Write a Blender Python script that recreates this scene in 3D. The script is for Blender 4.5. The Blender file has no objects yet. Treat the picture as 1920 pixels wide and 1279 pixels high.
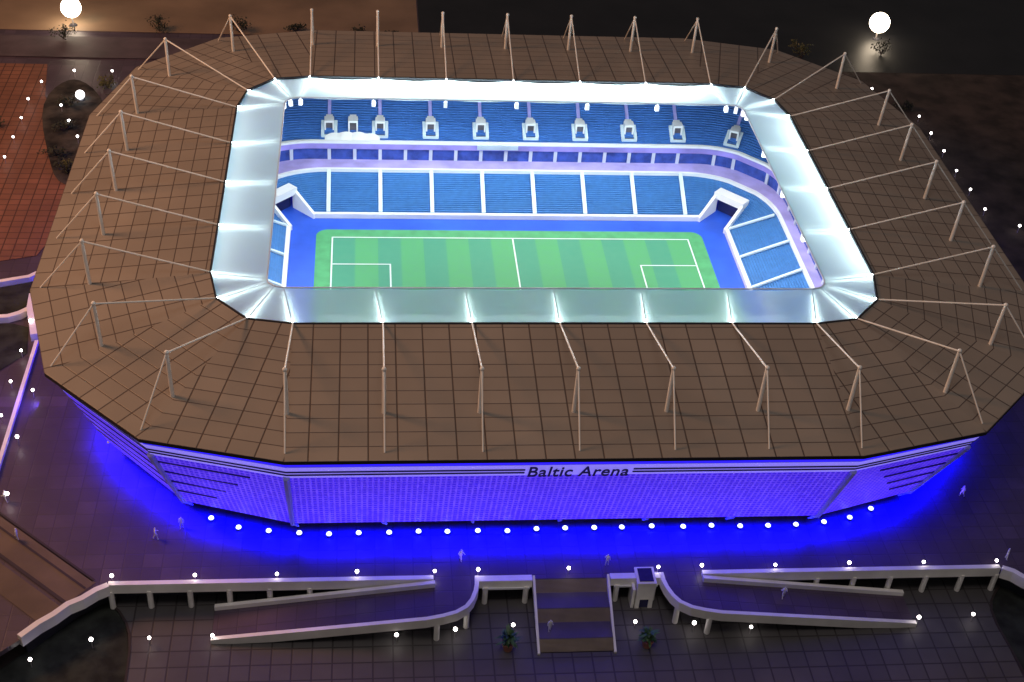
import bpy, bmesh, math, random
from mathutils import Vector, Matrix
random.seed(7)
S = 0.01                     # the photograph shows a 1:100 architectural model; numbers below are "model metres"
D = bpy.data
scn = bpy.context.scene
COL = scn.collection

# ------------------------------------------------------------------ camera
cd = D.cameras.new('camera'); cam = D.objects.new('camera', cd); COL.objects.link(cam)
yaw, pit, rol = math.radians(7.45), math.radians(37.05), math.radians(4.44)
fwd = Vector((math.sin(yaw)*math.cos(pit), math.cos(yaw)*math.cos(pit), -math.sin(pit)))
rgt = Vector((math.cos(yaw), -math.sin(yaw), 0)); up = rgt.cross(fwd)
r2 = rgt*math.cos(rol) + up*math.sin(rol); u2 = -rgt*math.sin(rol) + up*math.cos(rol)
M = Matrix((( r2.x, u2.x, -fwd.x), (r2.y, u2.y, -fwd.y), (r2.z, u2.z, -fwd.z))).to_4x4()
M.translation = Vector((-42.82, -299.12, 216.37))*S
cam.matrix_world = M
cd.sensor_width = 36; cd.lens = 2540.1/1920*36; cd.shift_x = (960-950.8)/1920
cd.clip_start = 0.05; cd.clip_end = 60
scn.camera = cam

# ------------------------------------------------------------------ world, lights, exposure
w = D.worlds.new('World'); scn.world = w; w.use_nodes = True
bg = w.node_tree.nodes['Background']
bg.inputs['Color'].default_value = (0.80, 0.75, 0.78, 1); bg.inputs['Strength'].default_value = 0.085
scn.view_settings.view_transform = 'Standard'; scn.view_settings.look = 'None'
scn.view_settings.exposure = 0; scn.view_settings.gamma = 1

def lamp(name, kind, loc, energy, color, **k):
    l = D.lights.new(name, kind); l.energy = energy; l.color = color
    tgt = k.pop('target', None); xdir = k.pop('xdir', None)
    for a, b in k.items(): setattr(l, a, b)
    o = D.objects.new(name, l); COL.objects.link(o); o.location = Vector(loc)*S
    if tgt is not None:
        d = (Vector(tgt)-Vector(loc)).normalized()
        if xdir is None: o.rotation_mode = 'QUATERNION'; o.rotation_quaternion = d.to_track_quat('-Z', 'Y')
        else:
            z = -d; xx = Vector(xdir); xx = (xx - z*xx.dot(z)).normalized(); yy = z.cross(xx)
            m = Matrix(((xx.x, yy.x, z.x), (xx.y, yy.y, z.y), (xx.z, yy.z, z.z))).to_4x4(); m.translation = Vector(loc)*S
            o.matrix_world = m
    return o

# dim warm room light of the exhibition hall, high on the left
lamp('room_lamp_warm', 'AREA', (-290, 10, 220), 58.0, (1.0, 0.47, 0.22), shape='DISK', size=0.9, target=(-90, -10, 30))
lamp('soft_fill_light', 'AREA', (-40, -200, 400), 27.0, (1.0, 0.87, 0.80), shape='DISK', size=1.4, target=(0, 0, 20))  # added unseen fill, set forward to brighten the parapet fronts
# white floodlighting of the bowl, hung under the canopy
WH = (0.86, 0.95, 1.0)
FLOOD = 2.25
for sx, sy, ln, xd in ((0, 1, 1.05, (1,0,0)), (0, -1, 1.05, (1,0,0)), (1, 0, .75, (0,1,0)), (-1, 0, .75, (0,1,0))):
    px, py = sx*67.5, sy*48.5
    lamp('floodlight_batten', 'AREA', (px, py, 36.6), FLOOD*ln, WH, shape='RECTANGLE', size=ln, size_y=.03,
         target=(px*0.62 if sx else 0, py*0.45 if sy else 0, 0), xdir=xd)
    lamp('stand_batten', 'AREA', (px*1.05, py*1.08, 36.4), FLOOD*.55*ln, WH, shape='RECTANGLE', size=ln, size_y=.03,
         target=(px*1.15 if sx else 0, py*1.5 if sy else 0, 5), xdir=xd)
# light battens below the canopy that wash its underside
for sx, sy, ln, xd, e in ((0, 1, 1.1, (1,0,0), 6), (0, -1, 1.1, (1,0,0), .03), (1, 0, .8, (0,1,0), .85), (-1, 0, .8, (0,1,0), .3)):
    lamp('canopy_batten', 'AREA', (sx*78 if sx else 0, sy*60 if sy else 0, 33.5), e, WH, shape='RECTANGLE', size=ln, size_y=.03,
         target=(sx*71, sy*52, 39), xdir=xd)

# ------------------------------------------------------------------ materials
def newmat(name):
    m = D.materials.new(name); m.use_nodes = True
    nt = m.node_tree; return m, nt, nt.nodes['Principled BSDF']
def nd(nt, t, **k):
    n = nt.nodes.new(t)
    for a, b in k.items():
        if a in n.inputs.keys(): n.inputs[a].default_value = b
        else: setattr(n, a, b)
    return n
def mathn(nt, op, a, b=None, c=None):
    n = nt.nodes.new('ShaderNodeMath'); n.operation = op
    for i, v in enumerate((a, b, c)):
        if v is None: continue
        if isinstance(v, (int, float)): n.inputs[i].default_value = v
        else: nt.links.new(v, n.inputs[i])
    return n.outputs[0]
def mixc(nt, fac, a, b, bt='MIX'):
    n = nt.nodes.new('ShaderNodeMix'); n.data_type = 'RGBA'; n.blend_type = bt
    for s, v in ((n.inputs['Factor'], fac), (n.inputs['A'], a), (n.inputs['B'], b)):
        if isinstance(v, (int, float)): s.default_value = v
        elif isinstance(v, tuple): s.default_value = (*v[:3], 1)
        else: nt.links.new(v, s)
    return n.outputs['Result']
def noisef(nt, scale, detail=4, lo=.35, hi=.65):
    tc = nt.nodes.new('ShaderNodeTexCoord'); n = nd(nt, 'ShaderNodeTexNoise', Scale=scale, Detail=detail)
    nt.links.new(tc.outputs['Object'], n.inputs['Vector'])
    r = nd(nt, 'ShaderNodeMapRange'); r.inputs['From Min'].default_value = lo; r.inputs['From Max'].default_value = hi
    nt.links.new(n.outputs['Fac'], r.inputs['Value']); return r.outputs['Result']
def plain(name, c, rough=.5, var=.15, scale=30, metal=0, spec=.5, emit=None, es=0, bump=0):
    m, nt, p = newmat(name)
    f = noisef(nt, scale)
    col = mixc(nt, f, tuple(x*(1-var) for x in c), tuple(min(1, x*(1+var)) for x in c))
    nt.links.new(col, p.inputs['Base Color'])
    p.inputs['Roughness'].default_value = rough; p.inputs['Metallic'].default_value = metal
    p.inputs['Specular IOR Level'].default_value = spec
    if bump:
        b = nd(nt, 'ShaderNodeBump', Strength=bump, Distance=.002); nt.links.new(f, b.inputs['Height']); nt.links.new(b.outputs[0], p.inputs['Normal'])
    if emit: p.inputs['Emission Color'].default_value = (*emit, 1); p.inputs['Emission Strength'].default_value = es
    return m
def grid(name, c, line, du, dv, wu, wv, rough=.5, var=.12, uv=True, stagger=0, cellvar=.12, nscale=9, tint=None, bump=.25):
    """panels or paving with joints, from a UV map in model metres (or from object coordinates)"""
    m, nt, p = newmat(name)
    tc = nt.nodes.new('ShaderNodeTexCoord'); sp = nt.nodes.new('ShaderNodeSeparateXYZ')
    if uv: nt.links.new(tc.outputs['UV'], sp.inputs[0]); k = 1
    else: nt.links.new(tc.outputs['Object'], sp.inputs[0]); k = 1/S
    v0 = mathn(nt, 'MULTIPLY', sp.outputs['Y'], k/dv); row = mathn(nt, 'FLOOR', v0)
    u0 = mathn(nt, 'ADD', mathn(nt, 'MULTIPLY', sp.outputs['X'], k/du), mathn(nt, 'MULTIPLY', mathn(nt, 'MODULO', row, 2), stagger))
    cellu = mathn(nt, 'FLOOR', u0)
    def ln(x, wd):
        f = mathn(nt, 'SUBTRACT', mathn(nt, 'FRACT', x), .5); f = mathn(nt, 'ABSOLUTE', f)
        r = nd(nt, 'ShaderNodeMapRange'); r.inputs['From Min'].default_value = .5-wd*.75; r.inputs['From Max'].default_value = .5-wd*.35
        nt.links.new(f, r.inputs['Value']); return r.outputs['Result']
    L = mathn(nt, 'MAXIMUM', ln(u0, wu/du), ln(v0, wv/dv))
    wn = nd(nt, 'ShaderNodeTexWhiteNoise', noise_dimensions='2D'); cb = nt.nodes.new('ShaderNodeCombineXYZ')
    nt.links.new(cellu, cb.inputs[0]); nt.links.new(row, cb.inputs[1]); nt.links.new(cb.outputs[0], wn.inputs['Vector'])
    a = mixc(nt, wn.outputs['Value'], tuple(x*(1-cellvar) for x in c), tuple(x*(1+cellvar) for x in c))
    f = noisef(nt, nscale, 6)
    a = mixc(nt, f, a, tint or tuple(x*(1-var*2) for x in c)) if tint is None else mixc(nt, mathn(nt, 'MULTIPLY', f, .5), a, tint)
    col = mixc(nt, L, a, line)
    nt.links.new(col, p.inputs['Base Color']); p.inputs['Roughness'].default_value = rough
    b = nd(nt, 'ShaderNodeBump', Strength=bump, Distance=.002, invert=True); nt.links.new(L, b.inputs['Height']); nt.links.new(b.outputs[0], p.inputs['Normal'])
    return m

MT = {}
MT['roof'] = grid('brown roof panels', (.30, .262, .225), (.085, .062, .052), 5.9, 3.9, .28, .20, rough=.42, cellvar=.08, var=.09, nscale=3.2, bump=.4)
MT['paving'] = grid('plaza paving', (.085, .06, .085), (.055, .038, .055), 4.1, 4.1, .2, .2, rough=.42, uv=False, cellvar=.2)
MT['redpaving'] = grid('red brick paving', (.24, .105, .065), (.07, .03, .02), 3.2, 3.0, .30, .30, rough=.6, uv=False, cellvar=.18)
MT['terrace'] = grid('lower terrace paving', (.09, .085, .088), (.032, .028, .03), 4.15, 4.15, .30, .30, rough=.55, uv=False, cellvar=.12)
MT['earth'] = plain('dark earth', (.05, .036, .03), .9, .5, 12, bump=.5)
MT['pit'] = plain('dark grass', (.018, .022, .018), .95, .6, 25, bump=.6)
MT['ovalsoil'] = plain('mottled dark soil', (.032, .028, .024), .95, .9, 18, bump=.8)
MT['brownboard'] = plain('brown board', (.25, .175, .115), .6, .2, 4)
MT['blackboard'] = plain('black board', (.010, .010, .011), .5, .3, 6)
MT['roadm'] = plain('dark road', (.085, .065, .08), .7, .25, 10)
MT['roadbrown'] = plain('brown lane', (.12, .085, .05), .7, .2, 10)
MT['line'] = plain('road edge line', (.03, .02, .02), .7, .2, 10)
MT['cream'] = plain('cream parapet', (.88, .86, .80), .5, .10, 14)
MT['mast'] = plain('cream mast', (.94, .95, .90), .45, .08, 14)
MT['white'] = plain('white stand concrete', (.80, .82, .82), .45, .05, 14)
MT['lav'] = plain('purple-lit ledge', (.40, .34, .66), .5, .18, 16)  # purple LED light on a white ledge, put into the colour
MT['lav2'] = plain('purple-lit parapet band', (.34, .28, .72), .5, .22, 12)  # the same purple LED light, painted into the band colour
MT['aisle'] = plain('pale aisle', (.62, .74, .80), .5, .06, 20)
MT['aisle2'] = plain('violet aisle', (.38, .36, .78), .5, .1, 20)
MT['seat'] = plain('blue seats', (.048, .175, .44), .55, .08, 60)
MT['seat2'] = plain('upper blue seats', (.040, .14, .42), .55, .08, 60)
MT['apron'] = plain('blue running surface', (.022, .095, .62), .5, .2, 6)
MT['glass'] = plain('blue box glazing', (.03, .07, .34), .12, .3, 40)
MT['mullion'] = plain('pale mullion', (.55, .60, .70), .5, .08, 20)
MT['door'] = plain('dark doorway', (.10, .09, .11), .7, .3, 40)
MT['tunneldark'] = plain('dark blue tunnel mouth', (.012, .02, .12), .7, .2, 20)
MT['grass'] = plain('pitch surround grass', (.075, .34, .13), .7, .10, 30)
MT['chalk'] = plain('white line paint', (.72, .80, .78), .6, .03, 20)
MT['dark'] = plain('dark structure', (.02, .02, .03), .6, .3, 10)
MT['basewall'] = plain('base wall', (.25, .25, .32), .6, .15, 10)
MT['stone'] = plain('brown stair stone', (.25, .20, .15), .6, .15, 18)
MT['landing'] = plain('stair landing', (.08, .065, .09), .6, .15, 18)
MT['panelblack'] = plain('dark glazed panel', (.03, .03, .09), .15, .3, 20)
MT['fascia'] = plain('white fascia', (.80, .80, .84), .4, .06, 14, emit=(.25, .20, .95), es=.8)  # lavender emission stands in for LED light falling on the white panels
MT['slot'] = plain('dark blue slot', (.03, .02, .16), .6, .1, 10)
MT['black'] = plain('black stripe', (.004, .004, .02), .6, .1, 10)
MT['terracotta'] = plain('terracotta', (.42, .17, .11), .7, .2, 30)
MT['leaf'] = plain('green leaf', (.05, .13, .035), .5, .5, 60)
MT['leafdark'] = plain('dark shrub leaf', (.030, .038, .022), .7, .5, 50)
MT['leafyellow'] = plain('yellow green shrub leaf', (.13, .13, .04), .7, .5, 50)
MT['bark'] = plain('bark', (.06, .04, .03), .9, .3, 60)
MT['figure'] = plain('white figure', (.88, .86, .87), .5, .05, 30)
MT['screen'] = plain('grey banner', (.42, .50, .60), .5, .1, 20)
MT['pole'] = plain('lamp pole', (.35, .33, .32), .5, .1, 20)
MT['vip'] = plain('white terrace shell', (.86, .88, .86), .5, .05, 20)
MT['kerbblue'] = plain('pale kerb', (.45, .42, .55), .5, .1, 14)

def emis(name, c, s):
    m, nt, p = newmat(name); p.inputs['Base Color'].default_value = (*[min(1, x) for x in c], 1)
    p.inputs['Emission Color'].default_value = (*c, 1); p.inputs['Emission Strength'].default_value = s
    return m
MT['globe'] = emis('globe glass lit', (1.0, .90, .86), 13.0)
MT['bigglobe'] = emis('big lamp lit', (1.0, .82, .60), 15.0)
MT['oval'] = emis('white lamp lit', (1.0, 1.0, 1.0), 4.0)
MT['spot'] = emis('spot lens lit', (.80, .90, 1.0), 3.0)
MT['flood'] = emis('floodlight lens lit', (.9, .95, 1.0), .5)
MT['led'] = emis('blue led', (.02, .01, 1.0), 1.6)
MT['whiteled'] = emis('white led', (.88, .97, 1.0), 15.0)

# pitch stripes
m, nt, p = newmat('mown pitch'); tc = nt.nodes.new('ShaderNodeTexCoord'); sp = nt.nodes.new('ShaderNodeSeparateXYZ')
nt.links.new(tc.outputs['Object'], sp.inputs[0])
u = mathn(nt, 'FRACT', mathn(nt, 'MULTIPLY', mathn(nt, 'ADD', mathn(nt, 'MULTIPLY', sp.outputs['X'], 1/S), 52.5), 1/13.125))
r = nd(nt, 'ShaderNodeMapRange'); r.inputs['From Min'].default_value = .48; r.inputs['From Max'].default_value = .52; nt.links.new(u, r.inputs['Value'])
c = mixc(nt, r.outputs['Result'], (.055, .28, .165), (.075, .34, .125))
c = mixc(nt, mathn(nt, 'MULTIPLY', noisef(nt, 40, 6), .25), c, (.08, .30, .17)); nt.links.new(c, p.inputs['Base Color']); p.inputs['Roughness'].default_value = .75
MT['pitch'] = m

# lattice facade: white perforated panels, blue LED light put into their colour and emission
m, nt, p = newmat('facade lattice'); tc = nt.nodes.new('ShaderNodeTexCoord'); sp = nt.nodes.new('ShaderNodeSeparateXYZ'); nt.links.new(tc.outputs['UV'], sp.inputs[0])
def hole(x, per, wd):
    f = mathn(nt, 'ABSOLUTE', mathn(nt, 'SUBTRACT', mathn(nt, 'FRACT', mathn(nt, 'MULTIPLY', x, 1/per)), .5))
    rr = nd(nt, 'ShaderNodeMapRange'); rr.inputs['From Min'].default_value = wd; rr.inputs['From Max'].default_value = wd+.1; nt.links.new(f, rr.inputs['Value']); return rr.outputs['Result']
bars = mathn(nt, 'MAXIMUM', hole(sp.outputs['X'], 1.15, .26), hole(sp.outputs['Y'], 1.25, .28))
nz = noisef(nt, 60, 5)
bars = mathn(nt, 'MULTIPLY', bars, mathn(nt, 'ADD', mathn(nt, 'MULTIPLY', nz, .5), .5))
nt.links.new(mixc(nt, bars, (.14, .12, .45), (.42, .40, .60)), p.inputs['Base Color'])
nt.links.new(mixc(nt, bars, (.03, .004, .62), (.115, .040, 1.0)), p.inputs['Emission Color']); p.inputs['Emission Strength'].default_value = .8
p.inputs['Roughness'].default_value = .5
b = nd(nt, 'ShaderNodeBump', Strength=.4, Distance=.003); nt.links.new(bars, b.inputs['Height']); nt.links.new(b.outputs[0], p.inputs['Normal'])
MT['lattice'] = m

# translucent canopy sheet
def canopy_mat(name, clear):
    m = D.materials.new(name); m.use_nodes = True; nt = m.node_tree; nt.nodes.clear()
    out = nt.nodes.new('ShaderNodeOutputMaterial')
    df = nd(nt, 'ShaderNodeBsdfDiffuse'); df.inputs['Color'].default_value = (.66, .73, .73, 1)
    tl = nd(nt, 'ShaderNodeBsdfTranslucent'); tl.inputs['Color'].default_value = (.72, .88, .85, 1)
    gl = nd(nt, 'ShaderNodeBsdfGlossy'); gl.inputs['Roughness'].default_value = .28; gl.inputs['Color'].default_value = (.9, .95, 1, 1)
    m1 = nt.nodes.new('ShaderNodeMixShader'); m1.inputs[0].default_value = .62; nt.links.new(df.outputs[0], m1.inputs[1]); nt.links.new(tl.outputs[0], m1.inputs[2])
    last = m1
    if clear:
        rf = nd(nt, 'ShaderNodeBsdfRefraction'); rf.inputs['Roughness'].default_value = .55; rf.inputs['IOR'].default_value = 1.10; rf.inputs['Color'].default_value = (.84, .95, .92, 1)
        m2 = nt.nodes.new('ShaderNodeMixShader'); m2.inputs[0].default_value = clear; nt.links.new(m1.outputs[0], m2.inputs[1]); nt.links.new(rf.outputs[0], m2.inputs[2]); last = m2
    m3 = nt.nodes.new('ShaderNodeMixShader'); m3.inputs[0].default_value = .06; nt.links.new(last.outputs[0], m3.inputs[1]); nt.links.new(gl.outputs[0], m3.inputs[2])
    nt.links.new(m3.outputs[0], out.inputs['Surface']); return m
MT['canopy'] = canopy_mat('milky canopy sheet', 0); MT['canopyfront'] = canopy_mat('front canopy sheet', .3)  # one sheet throughout; dimmer lamplight at the front is put into its copy

# ------------------------------------------------------------------ mesh builder (coordinates in model metres)
class MB:
    def __init__(s): s.v = []; s.f = []; s.uv = []
    def face(s, pts, uv=None):
        n = len(s.v); s.v += [tuple(q) for q in pts]; s.f.append(tuple(range(n, n+len(pts)))); s.uv.append(uv or [(0, 0)]*len(pts)); return s
    def box(s, x0, x1, y0, y1, z0, z1):
        return s.hexa([(x0,y0),(x1,y0),(x1,y1),(x0,y1)], z0, z1)
    def hexa(s, poly, z0, z1):
        """prism over a plan polygon (counter-clockwise); z0, z1 are numbers or one per vertex"""
        n = len(poly); a = [z0]*n if isinstance(z0, (int, float)) else z0; b = [z1]*n if isinstance(z1, (int, float)) else z1
        lo = [(p[0], p[1], a[i]) for i, p in enumerate(poly)]; hi = [(p[0], p[1], b[i]) for i, p in enumerate(poly)]
        s.face(hi); s.face(lo[::-1])
        for i in range(n):
            j = (i+1) % n; s.face([lo[i], lo[j], hi[j], hi[i]])
        return s
    def tube(s, a, b, r0, r1=None, n=8, cap=True):
        a = Vector(a); b = Vector(b); r1 = r0 if r1 is None else r1
        d = (b-a).normalized(); x = d.orthogonal().normalized(); y = d.cross(x)
        A = [a+(x*math.cos(t)+y*math.sin(t))*r0 for t in [2*math.pi*i/n for i in range(n)]]
        B = [b+(x*math.cos(t)+y*math.sin(t))*r1 for t in [2*math.pi*i/n for i in range(n)]]
        for i in range(n):
            j = (i+1) % n; s.face([A[i], A[j], B[j], B[i]])
        if cap: s.face(A[::-1]); s.face(B)
        return s
    def ball(s, c, r, nu=12, nv=8, sz=1):
        c = Vector(c)
        def P(i, j):
            t = math.pi*j/nv; ph = 2*math.pi*i/nu
            return c+Vector((r*math.sin(t)*math.cos(ph), r*math.sin(t)*math.sin(ph), r*sz*math.cos(t)))
        for j in range(nv):
            for i in range(nu):
                q = [P(i, j), P(i, j+1), P(i+1, j+1), P(i+1, j)]
                if j == 0: q = [q[0], q[1], q[2]]
                elif j == nv-1: q = [q[0], q[1], q[3]]
                s.face(q)
        return s
    def wall(s, pts, th, z0, z1):
        """wall of constant thickness along a plan polyline; z0, z1 numbers or lists; mitred joints"""
        n = len(pts); a = [z0]*n if isinstance(z0, (int, float)) else z0; b = [z1]*n if isinstance(z1, (int, float)) else z1
        L, R = [], []
        for i, q in enumerate(pts):
            q = Vector(q[:2]); d = Vector((0, 0))
            if i > 0: d += (q-Vector(pts[i-1][:2])).normalized()
            if i < n-1: d += (Vector(pts[i+1][:2])-q).normalized()
            d.normalize(); nn = Vector((-d.y, d.x))*th/2; L.append(q+nn); R.append(q-nn)
        P = lambda q, z: (q.x, q.y, z)
        for i in range(n-1):
            j = i+1
            s.face([P(R[i], b[i]), P(R[j], b[j]), P(L[j], b[j]), P(L[i], b[i])])
            s.face([P(L[i], a[i]), P(L[j], a[j]), P(R[j], a[j]), P(R[i], a[i])])
            s.face([P(L[j], a[j]), P(L[i], a[i]), P(L[i], b[i]), P(L[j], b[j])])
            s.face([P(R[i], a[i]), P(R[j], a[j]), P(R[j], b[j]), P(R[i], b[i])])
        s.face([P(L[0], a[0]), P(R[0], a[0]), P(R[0], b[0]), P(L[0], b[0])])
        s.face([P(R[-1], a[-1]), P(L[-1], a[-1]), P(L[-1], b[-1]), P(R[-1], b[-1])])
        return s
    def build(s, name, mat, parent=None, origin=(0, 0, 0), smooth=False, weld=True, **tags):
        me = D.meshes.new(name); o3 = Vector(origin)
        me.from_pydata([tuple((Vector(q)-o3)*S) for q in s.v], [], s.f)
        uvl = me.uv_layers.new(name='UVMap'); k = 0
        for uv in s.uv:
            for q in uv: uvl.data[k].uv = q; k += 1
        me.materials.append(MT[mat])
        if weld:
            bm = bmesh.new(); bm.from_mesh(me); bmesh.ops.remove_doubles(bm, verts=bm.verts, dist=1e-5)
            bm.to_mesh(me); bm.free()
        if smooth:
            for q in me.polygons: q.use_smooth = True
        o = D.objects.new(name, me); COL.objects.link(o)
        if parent: o.parent = parent
        else: o.location = o3*S
        for a, b in tags.items(): o[a] = b
        return o

def thing(name, label, cat, loc=(0, 0, 0), group=None):
    o = D.objects.new(name, None); COL.objects.link(o); o.location = Vector(loc)*S; o.empty_display_size = .02
    o['label'] = label; o['category'] = cat
    if group: o['group'] = group
    return o
def copy_thing(src, loc, label):
    c = src.copy(); COL.objects.link(c); c.location = Vector(loc)*S; c['label'] = label
    for ch in src.children:
        d = ch.copy(); COL.objects.link(d); d.parent = c
        for g in ch.children:
            e = g.copy(); COL.objects.link(e); e.parent = d
    return c
ORD = ['first', 'second', 'third', 'fourth', 'fifth', 'sixth', 'seventh', 'eighth', 'ninth', 'tenth', 'eleventh', 'twelfth',
       'thirteenth', 'fourteenth', 'fifteenth', 'sixteenth', 'seventeenth', 'eighteenth', 'nineteenth', 'twentieth',
       'twenty-first', 'twenty-second', 'twenty-third', 'twenty-fourth']

# ------------------------------------------------------------------ the setting
ZL = -6.0
def sheet(name, poly, z, mat):
    return MB().face([(x, y, z) for x, y in poly]).build(name, mat, kind='structure')
sheet('ground', [(-2500, -1500), (2500, -1500), (2500, 3500), (-2500, 3500)], ZL-.6, 'earth')
# deck slab of the plaza with its stepped front edge
deck = [(-420, -330), (-150, -150), (-111.5, -113), (-107, -108.5), (-103.5, -104.5), (-96.5, -99.6), (-7, -99.6), (9.2, -99.6), (98, -99.6), (103, -103.5), (106, -108), (112, -113), (150, -150), (420, -330), (420, 420), (-420, 420)]
MB().hexa(deck, -1.2, 0).build('plaza', 'paving', kind='structure')
MB().wall([(-111.5, -111), (-103, -101.5), (-96, -96.4), (-7.2, -96.4)], .6, ZL-.6, -1.2).build('plaza_substructure', 'dark', kind='structure')
MB().wall([(9.4, -96.4), (98, -96.4), (106, -103), (114, -111)], .6, ZL-.6, -1.2).build('plaza_substructure', 'dark', kind='structure')
arcL = [(-96.6, -99), (-94.6, -101), (-92.8, -104), (-91.6, -107.4), (-91, -112), (-90.8, -119.6), (-91.4, -150)]
arcR = [(99.8, -99), (98, -101), (96.4, -103.2), (95.3, -106), (95.0, -110), (95.6, -118), (97, -150)]
sheet('lower_terrace', arcL[::-1][:1]+arcR[::-1][:0]+[arcL[-1]]*0+[(97, -150)]+arcR[::-1][1:]+[(98, -96), (-96, -96)]+arcL[:-1], ZL, 'terrace')
MB().wall(arcL, .5, ZL-.55, ZL+.15).build('terrace_kerb', 'line', kind='structure')
MB().wall(arcR, .5, ZL-.55, ZL+.15).build('terrace_kerb', 'line', kind='structure')
sheet('lawn', [(-150, -160), (-91.8, -160), (-91.2, -112), (-93, -104), (-97, -97), (-112, -111), (-130, -130)], ZL-.3, 'pit')
sheet('lawn', [(97, -160), (150, -160), (125, -125), (114, -111), (100, -97), (96, -104), (95.4, -112)], ZL-.3, 'pit')
# red paving on the far left, brown board and black board behind the stadium
sheet('red_paving', [(-420, 24), (-143.3, 21.6), (-134, 24.3), (-128, 47), (-131, 60), (-141, 95), (-149, 120), (-152.5, 143.5), (-420, 143)], .15, 'redpaving')
sheet('back_board', [(-420, 171), (-23.2, 171), (-23.2, 420), (-420, 420)], .15, 'brownboard')
sheet('dark_ground', [(-22.8, 150), (320, 150), (420, 420), (-22.8, 420)], .15, 'blackboard')
sheet('service_road', [(-420, 149), (-101, 149), (-98, 166), (-420, 166)], .3, 'roadm')
sheet('dark_ground', [(122, 149.9), (124, 20), (133, -20), (150, -90), (420, -90), (420, 149.9)], .15, 'earth')
# dark planted oval beside the left roof edge
ov = []
for i in range(28):
    t = 2*math.pi*i/28; rx, ry = 9.5+1.2*math.sin(3*t), 37+2*math.cos(2*t)
    ov.append((-136+rx*math.cos(t)+ry*math.sin(t)*-.16, 97+ry*math.sin(t)))
sheet('planted_oval', ov, .3, 'ovalsoil')
# brown road lanes lower left
def lane(p, q, wd, z, mat, name='road_lane'):
    p = Vector(p); q = Vector(q); d = (q-p).normalized(); n = Vector((-d.y, d.x))*wd/2
    return sheet(name, [tuple(p-n), tuple(q-n), tuple(q+n), tuple(p+n)], z, mat)
lane((-175, -37), (-101.6, -101.2), 7.5, .15, 'roadbrown')
lane((-175, -48), (-106.4, -107.4), 5.5, .15, 'roadbrown')
lane((-175, -35.6), (-101.0, -100.0), .5, .30, 'line', 'road_line')
lane((-175, -42.4), (-104.2, -104.0), .8, .30, 'line', 'road_line')
lane((-175, -31.8), (-99.6, -97.8), .8, .15, 'line', 'road_line')

# ------------------------------------------------------------------ station rings (fitted plan of the roof)
def ring(a, Y, X, b, c1x, c1y, c2x, c2y, z):
    f = [(-a+2*a*i/6, -Y) for i in range(7)]+[(c1x, -c1y), (c2x, -c2y)]+[(X, -b+2*b*i/4) for i in range(5)]+[(c2x, c2y), (c1x, c1y)]
    f += [(-x, -y) for x, y in f]
    return [Vector((x, y, z)) for x, y in f]
TOP = ring(58.9, 86.4, 105.5, 40.4, 82.5, 80.8, 99.3, 64.1, 47.4)
BASE = ring(58.8, 86.6, 105.0, 40.8, 82.2, 80.9, 99.0, 63.8, 35.6)
INN = ring(58.7, 59.8, 78.3, 40.0, 68.9, 58.0, 76.1, 50.4, 38.8)
OUT = ring(58.8, 97.6, 116.0, 40.9, 87.5, 90.2, 108.6, 69.6, 35.0)
EDGE = ring(58.8, 99.8, 118.2, 41.8, 87.6, 92.7, 109.6, 71.6, 34.9)
LIP = ring(61.2, 46.2, 65.2, 42.6, 63.4, 45.6, 64.8, 44.2, 39.0)
FT = ring(58.7, 99.0, 116.6, 41.3, 87.0, 91.6, 108.3, 70.7, 32.6)
FM = ring(58.7, 97.0, 114.8, 41.0, 86.3, 89.6, 107.2, 68.8, 28.2)
FB = ring(58.7, 86.3, 105.2, 38.0, 82.6, 78.9, 101.8, 59.0, 4.6)
FACETS = [(0, 6), (6, 7), (7, 8), (8, 9), (9, 13), (13, 14), (14, 15), (15, 16), (16, 22), (22, 23), (23, 24), (24, 25), (25, 29), (29, 30), (30, 31), (31, 32)]
N = 32
stadium = thing('stadium_model', 'football stadium model with brown panelled roof, cream masts and glowing bowl', 'stadium model', (0, 0, 0))

def facet_uv(p, a, b):
    d = (b-a).normalized(); d.z = 0; d.normalize(); n = Vector((-d.y, d.x, 0)); q = p-a
    return (q.dot(d), -q.dot(n))
# roof: facets subdivided so that the panels keep the direction of their eaves
mb = MB(); und = MB(); rim = MB()
for i, j in FACETS:
    j2 = j % N
    e0, e1, n0, n1 = EDGE[i], EDGE[j2], INN[i], INN[j2]
    for k in range(10):
        t0, t1 = k/10, (k+1)/10
        P = [e0.lerp(n0, t0), e1.lerp(n1, t0), e1.lerp(n1, t1), e0.lerp(n0, t1)]
        uv = [facet_uv(p, e0, e1) for p in P]
        if (i, j) == (0, 6) or (i, j) == (16, 22): uv = [(u+1.3, v) for u, v in uv]
        mb.face(P, uv)
    dz = Vector((0, 0, -.9)); und.face([p+dz for p in (n0, n1, e1, e0)])
    rim.face([e0+dz, e1+dz, e1, e0])
roof = mb.build('roof', 'roof', stadium)
und.build('roof_underside', 'dark', stadium)
rim.build('roof_rim', 'dark', stadium)
# dark ring trim between roof and canopy
mb = MB()
for i in range(N):
    j = (i+1) % N; o = [INN[i], INN[j]]
    c = [p-Vector((p.x, p.y, 0)).normalized()*.45 for p in o]
    up = Vector((0, 0, .28))
    mb.face([o[0]+up, o[1]+up, c[1]+up, c[0]+up]); mb.face([o[0], o[1], o[1]+up, o[0]+up]); mb.face([c[1]+up, c[1]-up, c[0]-up, c[0]+up])
mb.build('roof_trim', 'dark', stadium)
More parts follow.
